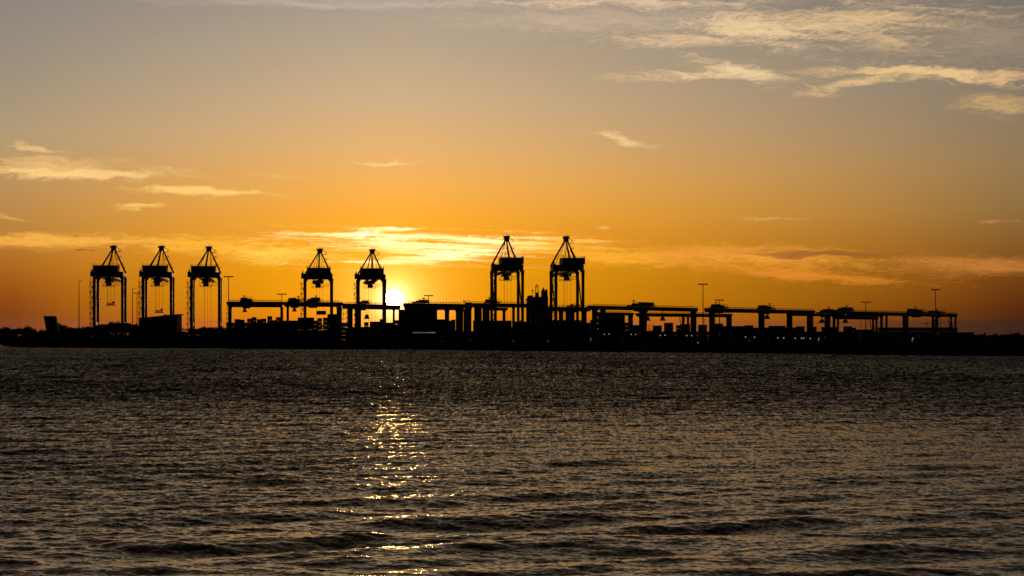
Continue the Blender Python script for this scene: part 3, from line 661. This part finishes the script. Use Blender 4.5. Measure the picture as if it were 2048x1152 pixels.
# ------------------------------------------------------------------ buildings
def slant_building():
    D = 1480; o = W(320, HOR, D); root = empty('terminal_building', (o.x, o.y, ZG)); s = D / F
    def x(px): return (px - 320) * s
    def z(py): return CAMH - ZG + (HOR - py) * s
    MB().prism([(x(278), 0), (x(354), 0), (x(354), z(629.5)), (x(334), z(632)), (x(318), z(633)), (x(278), z(637))], 0, 22).build('wall', M['shed'], root)
    r = MB().prism([(x(277), z(637)), (x(318), z(633)), (x(334), z(632)), (x(358), z(629.2)), (x(358), z(628)), (x(330), z(630.5)), (x(277), z(636))], -.6, 22.6).build('roof', M['shed'], root)
    m = MB(); m.box(x(329), x(331), 4, 6, z(632), z(628)); m.box(x(324), x(326), 6, 8, z(632), z(629)); m.build('roof_vent', M['dark'], r)
    m = MB()
    xe = x(354.1) - 6.7
    for zz0, zz1 in ((0, z(629)),):
        m.add([(x(354.1), 0, 0), (xe, 60, 0), (xe, 60, z(627)), (x(354.1), 0, z(629)), (x(354.1) - .2, 0, 0), (xe - .2, 60, 0), (xe - .2, 60, z(627)), (x(354.1) - .2, 0, z(629))], [(0, 1, 2, 3), (7, 6, 5, 4), (0, 4, 5, 1), (1, 5, 6, 2), (2, 6, 7, 3), (3, 7, 4, 0)])
    wg = m.build('end_wall', M['endwall'], root)
    for k in range(4):
        for j in range(3):
            a = .08 + j * .3; pa = Vector((x(354.1), 0, 0)).lerp(Vector((xe, 60, 0)), a); pb = Vector((x(354.1), 0, 0)).lerp(Vector((xe, 60, 0)), a + .17); zz = 1.5 + k * 4.4; q = Vector((.08, 0, 0)); u = Vector((0, 0, 1))
            MB().add([pa + q + u * zz, pb + q + u * zz, pb + q + u * (zz + 3), pa + q + u * (zz + 3), pa + u * zz, pb + u * zz, pb + u * (zz + 3), pa + u * (zz + 3)],
                     [(0, 1, 2, 3), (4, 5, 1, 0), (6, 7, 3, 2), (5, 6, 2, 1), (7, 4, 0, 3)]).build('window', M['dark'], wg)
    for k in range(4): MB().box(x(330.5), x(333.2), -.08, 0, z(640 + k * 9), z(637 + k * 9)).build('window', M['glass'], root)
    tag(root, 'dark building with gently slanting roof and lit right end between second and third quay cranes', 'building')
slant_building()
def slab():
    D = 1500; o = W(102, HOR, D); root = empty('leaning_slab_tower', (o.x, o.y, ZG)); s = D / F
    def x(px): return (px - 102) * s
    def z(py): return CAMH - ZG + (HOR - py) * s
    MB().prism([(x(92.5), z(661)), (x(115.5), z(661)), (x(110), z(632)), (x(86.8), z(632))], 0, 5).build('panel', M['dark'], root)
    m = MB(); m.box(x(92), x(117), -1.5, 7, 0, z(661)); m.build('plinth', M['shed'], root)
    m = MB(); m.bar((x(93), 6.2, z(660)), (x(96), 6.2, z(634)), .6); m.bar((x(113), 6.2, z(660)), (x(108), 6.2, z(634)), .6); m.build('rear_strut', M['dark'], root)
    tag(root, 'black leaning slab structure with a flat top near the left end of the shore', 'structure')
slab()
def low_shed(pa, pb, py, pb_y, D, label, k):
    a, b = W(pa, py, D), W(pb, py, D); z0 = a.z - ZG; root = empty('low_shed', ((a.x + b.x) / 2, D, ZG)); h = (b.x - a.x) / 2
    MB().prism([(-h, 0), (h, 0), (h, z0 - .62), (-h, z0 - .62)], .3, 9.5).build('wall', M['shed'], root)
    MB().add([(-h - .3, 0, z0 - .6), (h + .3, 0, z0 - .6), (h + .3, 10, z0), (-h - .3, 10, z0), (-h - .3, 0, z0 - .72), (h + .3, 0, z0 - .72), (h + .3, 10, z0 - .72), (-h - .3, 10, z0 - .72)],
             [(0, 1, 2, 3), (7, 6, 5, 4), (0, 4, 5, 1), (1, 5, 6, 2), (2, 6, 7, 3), (3, 7, 4, 0)]).build('roof', M['metalroof'], root)
    for q in range(k): x = -h + (q + .5) * 2 * h / k; MB().box(x - 1.6, x + 1.6, .24, .3, 0, min(3.6, z0 - 1.4)).build('door', M['dark'], root)
    tag(root, label, 'shed')
low_shed(813, 874, 664, 677, 1150, 'long low shed with a shining roof edge right of the sun', 4)
low_shed(1718, 1781, 680.6, 690, 860, 'long low shed with a dull shining roof edge at the right of the shore', 4)
# small roofed blocks and sheds in the yard (outline fillers seen in the photo)
def yard_block(pa, pb, top, D, label, dep=14):
    a, b = W(pa, top, D), W(pb, top, D); root = empty('yard_building', ((a.x + b.x) / 2, D, ZG)); h = (b.x - a.x) / 2; H = a.z - ZG
    MB().box(-h, h, 0, dep, 0, H - .4).build('wall', M['shed'], root)
    MB().box(-h - .3, h + .3, -.3, dep + .3, H - .4, H).build('roof', M['dark'], root)
    for q in range(max(1, int(h / 3))): x = -h + 2 + q * 5.5; MB().box(x - .9, x + .9, -.06, 0, 1, min(3.2, H - 1)).build('door', M['dark'], root)
    tag(root, label, 'building', None)
yard_block(797, 873, 619, 1300, 'dark tall block under the gantry right of the sun')
yard_block(1198, 1250, 629, 1380, 'dark tall block under the left part of the long gantry')
yard_block(1182, 1200, 640, 1300, 'narrow dark block at the foot of the long gantry left leg')
yard_block(1880, 1948, 664.5, 1250, 'low flat roofed dark building at the right end of the yard')
yard_block(1062, 1160, 640, 1380, 'wide dark block below the gantry right of the ship')

# ------------------------------------------------------------------ shipping containers
def cont_mesh(L):
    m = MB(); w, h = 2.44, 2.59
    m.box(-L / 2 + .08, L / 2 - .08, -w / 2 + .05, w / 2 - .05, .1, h - .05)
    n = int(L / .55)
    for k in range(n):
        x = -L / 2 + .3 + k * (L - .6) / (n - 1)
        for s in (-1, 1): m.box(x - .12, x + .12, *sorted((s * (w / 2 - .05), s * (w / 2 - .015))), .2, h - .15)
    for sx in (-1, 1):
        for sy in (-1, 1): m.box(*sorted((sx * (L / 2), sx * (L / 2 - .16))), *sorted((sy * (w / 2), sy * (w / 2 - .16))), 0, h)
    for sy in (-1, 1):
        for z0 in (0, h - .14): m.box(-L / 2 + .16, L / 2 - .16, *sorted((sy * (w / 2), sy * (w / 2 - .1))), z0, z0 + .14)
    for yy in (-.8, -.3, .3, .8): m.tube((L / 2 - .05, yy, .2), (L / 2 - .05, yy, h - .2), .035, n=5)
    me = []
    for c in BOXC:
        o = m.build('shipping_container', c); me.append(o.data); bpy.data.objects.remove(o)
    return me
C40, C20 = cont_mesh(12.19), cont_mesh(6.06)
ncont = 0
def container(p, rz, me, label, group):
    global ncont
    o = bpy.data.objects.new('shipping_container', random.choice(me)); COL.objects.link(o); o.location = p; o.rotation_euler = (0, 0, rz)
    tag(o, label, 'shipping container', group); ncont += 1
REG = [(520, 'under the leftmost gantry trolley'), (620, 'right of the leftmost gantry prop'), (695, 'below the fourth quay crane'), (800, 'just below the sun'), (875, 'beside the shining shed roof'), (940, 'right of the shining shed roof'), (1030, 'below the sixth quay crane'), (1100, 'below the moored ship'), (1200, 'below the seventh quay crane'), (1310, 'left of the open rack frame'), (1420, 'left of the tallest light mast'), (1530, 'just right of the tallest mast'), (1640, 'below the long gantry right end'), (1770, 'under the double gantry beams'), (2100, 'under the rightmost gantry')]
TIER = ['bottom', 'second', 'third', 'fourth', 'fifth', 'sixth']
def region(px):
    for lim, t in REG:
        if px < lim: return t
    return REG[-1][1]
# stacks seen end-on whose tops make the skyline: (from, to, top row, distance)
SKY = [(469, 477, 638, 1325), (479, 487, 639, 1325), (493, 503, 637, 1325), (503, 511, 634, 1325), (514, 521, 638, 1325), (523, 530, 637, 1330), (536, 541, 632, 1330), (541, 552, 640, 1330), (551.5, 559.5, 634, 1330),
       (597, 612, 635, 1330), (612, 625, 635, 1335), (634, 643, 636, 1335), (645, 655, 635, 1335), (654, 674, 628, 1335), (560, 574, 641, 1310), (576, 597, 641, 1310), (625, 634, 641, 1335),
       (728, 736, 644, 1280), (740, 758, 643, 1280), (758, 768, 638, 1285), (772, 786, 645, 1280), (788, 797, 640, 1285), (876, 890, 638.5, 1290), (890, 912, 641, 1290), (902, 911, 639, 1290),
       (946, 985, 641, 1290), (985, 1024, 641, 1330), (1024, 1062, 643, 1330), (1250, 1257, 645, 1400), (1257, 1268, 642, 1400), (1268, 1281, 650, 1400), (1308, 1322, 651, 1400), (1325, 1350, 645.5, 1390), (1354, 1366, 650, 1400), (1361, 1382, 648, 1400), (1394, 1417, 649.5, 1430),
       (1429, 1446, 647, 1450), (1446, 1463, 652, 1450), (1464, 1491, 652, 1460), (1490, 1507, 650.5, 1460), (1507, 1540, 655, 1460), (1541, 1568, 651.5, 1470), (1572, 1592, 655, 1470), (1592, 1610, 652.5, 1470), (1617, 1633, 653.5, 1480), (1641, 1680, 654, 1490), (1686, 1706, 652.5, 1500), (1706, 1711, 655, 1500),
       (1711, 1745, 659, 1500), (1745, 1766, 656.5, 1500), (1767, 1796, 654, 1500), (1796, 1858, 656, 1500), (1858, 1880, 661, 1500)]
ORD = ['first', 'second', 'third', 'fourth', 'fifth', 'sixth', 'seventh', 'eighth', 'ninth', 'tenth', 'eleventh', 'twelfth', 'thirteenth', 'fourteenth', 'fifteenth', 'sixteenth']
SKY.sort(); seen = {}
for a, b, top, D in SKY:
    H = W(a, top, D).z; n = max(1, int(round((H - ZG) / 2.6))); x0, x1 = W(a, 0, D).x, W(b, 0, D).x; w = x1 - x0
    k = max(1, int(round(w / 2.5))); use40 = w > 9.5
    cols = [(x0 + x1) / 2] if use40 and w < 16 else ([x0 + 6.1, x1 - 6.1] if use40 else ([(x0 + x1) / 2] if w > 4.2 else [x0 + (i + .5) * w / k for i in range(k)]))
    me, rz = (C40, 0) if use40 else ((C20, 0) if w > 4.2 else (C20, math.pi / 2))
    top_z = H; tiers = n
    for cx in cols:
        rg_ = region((a + b) / 2); seen[rg_] = seen.get(rg_, -1) + 1
        for t in range(max(0, tiers - 3), tiers):      # only the tiers that show above the rows in front
            if ncont > 150: break
            z = top_z - (tiers - t) * 2.6
            lab = ('dark container topping the %s skyline stack ', 'dark container second down in the %s skyline stack ', 'dark container third down in the %s skyline stack ')[tiers - 1 - t] % ORD[seen[rg_]] + rg_
            container((cx, D + (3.2 if rz else 1.3), z), rz, me, lab, 'containers stacked ' + region((a + b) / 2))
    # hidden lower tiers share one dark plinth-like stack body: real containers again, one block
LOW = MB(); nlow = 0
for a, b, top, D in SKY:
    H = W(a, top, D).z; n = max(1, int(round((H - ZG) / 2.6))); x0, x1 = W(a, 0, D).x, W(b, 0, D).x
    zt = H - min(n, 3) * 2.6 - .05
    z = ZG
    while z + 2.5 < zt + .3:
        LOW.box(x0 + .05, x1 - .05, D, D + 6, z, min(z + 2.55, zt)); z += 2.6
    LOW.box(x0 + .02, x1 - .02, D + .3, D + 5.7, ZG, zt)
px = 452.0; seen = {}
rnd = random.Random(21)
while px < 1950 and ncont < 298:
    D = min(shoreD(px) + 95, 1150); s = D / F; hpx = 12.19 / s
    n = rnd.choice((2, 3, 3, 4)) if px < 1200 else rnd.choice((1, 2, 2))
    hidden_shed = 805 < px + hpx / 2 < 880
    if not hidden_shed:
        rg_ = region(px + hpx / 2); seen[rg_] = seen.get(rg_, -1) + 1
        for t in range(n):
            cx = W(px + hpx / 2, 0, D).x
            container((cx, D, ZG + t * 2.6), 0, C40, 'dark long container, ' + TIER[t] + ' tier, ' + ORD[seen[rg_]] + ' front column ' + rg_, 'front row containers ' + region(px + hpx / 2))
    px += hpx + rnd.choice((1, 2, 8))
# further rows behind, beyond the first 300
x = 452.0
while x < 1900:
    D = 1250 if x < 1250 else 1300; s = D / F; w = 12.6 / s; n = rnd.choice((3, 4, 5)) if x < 1200 else rnd.choice((3, 3, 4))
    for t in range(n):
        a, b = W(x, 0, D).x, W(x + w - .6 / s, 0, D).x
        LOW.box(a, b, D, D + 2.4, ZG + t * 2.6, ZG + t * 2.6 + 2.5); LOW.box(a, b, D + 4, D + 6.4, ZG + t * 2.6, ZG + t * 2.6 + 2.5)
    x += w
tag(LOW.build('container_rows', BOXC[2]), 'dense rows of dark containers filling the yard behind the front rows', 'shipping containers', kind='stuff')
# the container carried by a trolley of the second gantry
container(tuple(W(642.5, 629.5, 1342)), 0, C20, 'small dark container hanging under the right trolley of the second yard gantry', None)

# ------------------------------------------------------------------ open rack frame
m = MB(); o = W(1302, 669, 1400)
for i in range(3): m.bar((-1.7 + i * 1.7, 0, 0), (-1.7 + i * 1.7, 0, o.z + 6 - ZG), .3)
for i in range(5): m.bar((-1.8, 0, 1 + i * 2.9), (1.8, 0, 1 + i * 2.9), .3)
fo = m.build('rack_frame', M['dark'], loc=(o.x, o.y, ZG)); tag(fo, 'small open steel rack frame beside a container stack under the long gantry', 'rack')

# ------------------------------------------------------------------ trees
def make_tree(seed, H, wdt, nleaf, flat=.5):
    rnd = random.Random(seed); t = MB(); l = MB()
    t.tube((0, 0, 0), (.2, 0, H * .5), .3, .2, 7); tips = []
    for k in range(8):
        a = rnd.random() * 6.28; r = rnd.uniform(.25, .5) * wdt; p = Vector((math.cos(a) * r, math.sin(a) * r, H * rnd.uniform(.6, .92)))
        t.tube((.1, 0, H * rnd.uniform(.3, .5)), p, .14, .05, 5); tips.append(p)
    cl = []
    for k in range(16):
        a = rnd.random() * 6.28; r = math.sqrt(rnd.random()) * wdt * .48; z = H * (.58 + .36 * rnd.random() * (1 - (r / (wdt * .5)) ** 2 * .6)); cl.append((Vector((math.cos(a) * r, math.sin(a) * r, z)), rnd.uniform(.10, .2) * wdt))
    for k in range(nleaf):
        c, r = rnd.choice(cl); d = Vector((rnd.gauss(0, 1), rnd.gauss(0, 1), rnd.gauss(0, flat))).normalized() * r * rnd.random() ** .4
        d.z *= flat + .3; p = c + d; s = rnd.uniform(.16, .42); u = Vector((rnd.gauss(0, 1), rnd.gauss(0, 1), rnd.gauss(0, 1))).normalized(); v = u.orthogonal().normalized()
        q = p + u * s * 1.5
        l.add([p - v * s * .5, q, p + v * s * .5, p - u * s], [(0, 1, 2), (0, 2, 3)])
    root = empty('tree', (0, 0, 0)); t.build('trunk', M['bark'], root); l.build('crown', M['leaf'], root); return root
TP = [make_tree(1, 10, 11, 2600), make_tree(2, 9, 9, 2000, .7), make_tree(3, 11, 8, 2200, .9), make_tree(4, 8, 13, 2600, .4)]
TR = [(8, 655, 1, 'left edge of the land'), (24, 657, 3, 'left edge of the land'), (44, 656, 0, 'left of the leaning slab'), (56, 653.5, 2, 'left of the leaning slab'), (74, 660, 3, 'left of the leaning slab'), (121, 649, 1, 'just right of the leaning slab'),
      (138, 657, 3, 'left of the single lamp mast'), (150, 654, 0, 'beside the single lamp mast'), (166, 657, 3, 'beside the single lamp mast'), (176, 655, 1, 'at the foot of the first quay crane'), (206, 651, 3, 'between the legs of the first quay crane'),
      (216, 648, 0, 'between the legs of the first quay crane'), (229, 646, 1, 'between the legs of the first quay crane'), (240, 645, 0, 'by the right leg of the first quay crane'), (258, 652, 3, 'just right of the first quay crane'), (272, 650, 1, 'just right of the first quay crane'),
      (372, 657, 3, 'left of the third quay crane'), (396, 658, 3, 'between the legs of the third quay crane'), (404, 656, 1, 'between the legs of the third quay crane'), (418, 656, 3, 'in the middle between the legs of the third quay crane'), (430, 654, 0, 'between the legs of the third quay crane'), (446, 655, 1, 'right of the third quay crane'), (436, 662, 3, 'right of the third quay crane'),
      (1952, 669, 3, 'right of the low flat roofed building'), (1964, 671, 1, 'right of the low flat roofed building'), (1975, 669.5, 0, 'right of the low flat roofed building'), (1990, 668.5, 2, 'left of the crossarm pole'), (2006, 670, 3, 'left of the crossarm pole'), (2014, 668, 0, 'around the crossarm pole'), (2030, 667, 1, 'right of the crossarm pole'), (2042, 670, 3, 'at the right edge of the shore'), (2060, 669, 0, 'at the right edge of the shore'), (2085, 668, 1, 'at the right edge of the shore'), (-10, 656, 0, 'left edge of the land')]
HT = [10, 9, 11, 8]; used = set()
for px, top, k, lab in TR:
    if px < 12: D = 2530
    elif px < 500: D = 1520 + (px * 37 % 90)
    else: D = 1180 + (px * 37 % 60)
    p = W(px, top, D); H = p.z - ZG
    o = copy_tree(TP[k]) if k in used else TP[k]; used.add(k)
    o.location = (p.x, p.y, ZG if px > 12 else 2.4); s = H / (HT[k] * .93); o.scale = (max(s, .9) * 1.05,) * 2 + (s,); o.rotation_euler = (0, 0, px * 1.7)
    kind = ('wide spreading', 'round headed', 'upright dense', 'low flat topped')[k]
    tag(o, f'dark {kind} tree {lab}', 'tree', 'trees along the terminal skyline')
# scrub on the shore (stuff) and the far wood past the left tip
def scrub(name, pxa, pxb, Df, n, hmin, hmax, label, cat, leaf=.55):
    rnd = random.Random(9); m = MB()
    for i in range(n):
        px = rnd.uniform(pxa, pxb); D = Df(px) + rnd.uniform(0, 25); b = W(px, HOR, D); H = rnd.uniform(hmin, hmax) * (.7 + .3 * math.sin(px * .13) * math.sin(px * .041)); w = H * rnd.uniform(.6, 1.1)
        for k in range(22):
            d = Vector((rnd.gauss(0, .4) * w, rnd.gauss(0, .3) * w, abs(rnd.gauss(0, .5)) * H)); d.z = min(d.z, H * 1.15); u = Vector((rnd.gauss(0, 1), rnd.gauss(0, 1), rnd.gauss(0, 1))).normalized(); v = u.orthogonal().normalized(); s = leaf * rnd.uniform(.7, 1.5)
            p = Vector((b.x, b.y, ZG - .3)) + d; m.add([p - v * s, p + u * s * 1.5, p + v * s, p - u * s], [(0, 1, 2), (0, 2, 3)])
    tag(m.build(name, M['leaf']), label, cat, kind='stuff')
scrub('shore_scrub', 14, 2300, lambda p: shoreD(p) + 14, 1900, .9, 2.1, 'low dark scrub growing along the top of the seawall', 'scrub')
scrub('yard_scrub', 20, 460, lambda p: 1470, 2300, 4.5, 8.5, 'dark thicket behind the shore at the left of the terminal', 'thicket', .9)
scrub('yard_hedge', 1850, 2300, lambda p: 1120, 500, 2.5, 6.0, 'dark thicket behind the shore at the right end', 'thicket', .8)
scrub('far_wood', -500, 200, lambda p: 2540, 700, 6, 14, 'far dark wood across the water past the left tip', 'wood', 1.6)

# ------------------------------------------------------------------ vehicles parked along the shore road
def make_van():
    root = empty('parked_van', (0, 0, 0))
    m = MB(); m.prism([(-2.6, .45), (2.6, .45), (2.6, 1.1), (2.0, 1.35), (1.45, 2.15), (1.1, 2.3), (-2.6, 2.3)], -.95, .95); m.build('body', M['van'], root)
    m = MB(); m.add([(2.03, -.8, 1.4), (2.03, .8, 1.4), (1.5, .75, 2.12), (1.5, -.75, 2.12), (1.95, -.8, 1.4), (1.95, .8, 1.4), (1.42, .75, 2.12), (1.42, -.75, 2.12)], [(0, 1, 2, 3), (7, 6, 5, 4), (0, 4, 5, 1), (1, 5, 6, 2), (2, 6, 7, 3), (3, 7, 4, 0)]); m.build('windscreen', M['glass'], root)
    for x in (-1.6, 1.6):
        for y in (-.9, .9): MB().tube((x, y - .12, .36), (x, y + .12, .36), .36, n=14).build('wheel', M['rubber'], root)
    return root
def make_truck():
    root = empty('parked_lorry', (0, 0, 0))
    m = MB(); m.prism([(4.2, .6), (6.4, .6), (6.4, 1.9), (6.1, 3.2), (4.2, 3.3)], -1.2, 1.2); c = m.build('cab', M['van'], root)
    MB().add([(6.42, -1, 1.95), (6.42, 1, 1.95), (6.15, 1, 3.0), (6.15, -1, 3.0)], [(0, 1, 2, 3)]).build('windscreen', M['glass'], c)
    MB().box(-6.2, 4.0, -1.25, 1.25, 1.2, 3.9).build('cargo_box', M['shed'], root)
    MB().box(-6.2, 4.2, -.5, .5, .7, 1.15).build('chassis', M['dark'], root)
    for x in (-5, -3.8, 3, 5.2):
        for y in (-1.1, 1.1): MB().tube((x, y - .15, .5), (x, y + .15, .5), .5, n=14).build('wheel', M['rubber'], root)
    return root
VN, TK = make_van(), make_truck(); uv = set()
for px, kind, lab in ((492, 'v', 'pale van parked on the shore road below the leftmost gantry'), (531, 'v', 'pale van parked below the prop of the leftmost gantry'), (613, 't', 'lorry parked below the second yard gantry'), (892, 'v', 'pale van parked just right of the shining shed'), (918, 't', 'lorry parked right of the shining shed'), (1020, 'v', 'pale van parked below the tall crane left of the ship'), (1088, 'v', 'pale van parked below the moored ship'),
                      (1209, 't', 'lorry parked just right of the quay cranes'), (1235, 'v', 'pale van parked right of a lorry below the tall block'), (1396, 'v', 'pale van parked below the tallest light mast'), (1446, 't', 'lorry parked right of the tallest light mast'), (1507, 'v', 'pale van parked below the middle trolley of the long gantry'), (1572, 'v', 'pale van parked left of the double gantry beams'), (1671, 't', 'lorry parked below the double gantry beams'), (1810, 'v', 'pale van parked right of the long dull roofed shed'), (1861, 't', 'lorry parked near the right end of the yard'), (1988, 'v', 'pale van parked below the trees at right')):
    src = VN if kind == 'v' else TK; o = copy_tree(src) if kind in uv else src; uv.add(kind)
    D = shoreD(px) + 45; p = W(px, HOR, D); o.location = (p.x, p.y, ZG); o.rotation_euler = (0, 0, (px * 7 % 5 - 2) * .12 + (math.pi if px % 2 else 0)); tag(o, lab, 'van' if kind == 'v' else 'lorry', 'vehicles parked along the shore road')
# ------------------------------------------------------------------ small lit work lamps
LP = [(1195.5, 623, 0), (1195.5, 635, 0), (1195.5, 646.5, 0), (1195.5, 658, 0), (1209, 668.5, 1), (1218, 668.5, 1), (1262.5, 669, 1), (1271, 669, 1), (1320.5, 671, 1), (1330, 670.5, 1), (1373.5, 671.5, 1), (1383.5, 671.5, 1), (1455.5, 673.5, 1), (1491, 674, 1), (1509, 674.5, 1), (1555.5, 676, 1), (1567.5, 676, 1), (1590.5, 676.5, 1), (1603, 676.5, 1), (1607.5, 676.5, 1), (1620.5, 677, 1), (1396, 685.5, 2), (1583.5, 689.5, 2), (691, 655, 2), (1506, 688, 2), (694, 654.5, 2), (1691.5, 629.5, 3), (1869, 636.5, 3), (27.5, 680.5, 2), (41, 670.5, 2)]
desc = ['small white lamp, one of a vertical row on the wall right of the quay cranes', 'small white lamp low in the yard, in the line right of the quay cranes', 'tiny white lamp low on the shore', 'tiny white lamp on a gantry trolley']
def make_lamp():
    root = empty('work_lamp', (0, 0, 0)); MB().prism([(-.2, -.18), (.2, -.18), (.24, .22), (-.24, .22)], .02, .4).build('housing', M['dark'], root)
    MB().box(-.16, .16, -.02, .015, -.13, .15).build('lens', M['lampon'], root); return root
LM = make_lamp()
for i, (px, py, k) in enumerate(LP):
    o = copy_tree(LM) if i else LM; D = {0: 1290, 1: min(shoreD(px) + 88, 1140), 2: shoreD(px) + 40, 3: 1530}[k]; o.location = W(px, py, D) 
    if k == 1:
        pass
    dk = desc[k] if k != 3 else ('tiny white lamp under the gantry trolley left of the thin mast' if px < 1800 else 'tiny white lamp under the rightmost gantry trolley')
    if k == 0: dk = ('highest', 'second highest', 'third highest', 'lowest')[i] + ' white lamp of the vertical row on the wall right of the quay cranes'
    tag(o, dk, 'lamp', ('lamps in a vertical row', 'lamps in the yard line', 'lamps on the shore', 'lamps on gantry trolleys')[k])
    # each lamp stands on its own thin post
    h = o.location.z - ZG
    if k in (1, 2) and h > .5:
        MB().bar((0, .25, -h), (0, .25, -.2), .14).build('post', M['dark'], o)

# ------------------------------------------------------------------ birds
def make_bird():
    m = MB(); m.tube((-.32, 0, 0), (0, 0, .03), .02, .11, 8); m.tube((0, 0, .03), (.25, 0, .05), .11, .07, 8); m.tube((.25, 0, .05), (.55, 0, .1), .07, .02, 8)
    for s in (-1, 1): m.add([(-.12, s * .05, .05), (.16, s * .05, .06), (.08, s * .6, .22), (-.1, s * .58, .2), (-.08, s * 1.0, .08)], [(0, 1, 2, 3), (3, 2, 4)]) ; m.add([(-.12, s * .05, .02), (.16, s * .05, .03), (.08, s * .6, .19), (-.1, s * .58, .17), (-.08, s * 1.0, .07)], [(3, 2, 1, 0), (4, 2, 3)])
    return m.build('bird', M['bird'])
B0 = make_bird()
for i in range(13):
    o = B0.copy() if i else B0
    if i: COL.objects.link(o)
    px = 152.5 + i * 2.9 + (i % 3) * .3; o.location = W(px, 500.4 - .7 * math.sin(i * .45) + (.2 if i % 2 else 0), 900); o.rotation_euler = (0, .1, R(200 + i * 9)); o.scale = (1.1,) * 3
    tag(o, 'tiny dark bird flying in the line of birds above the first light mast', 'bird', 'birds flying in a line')
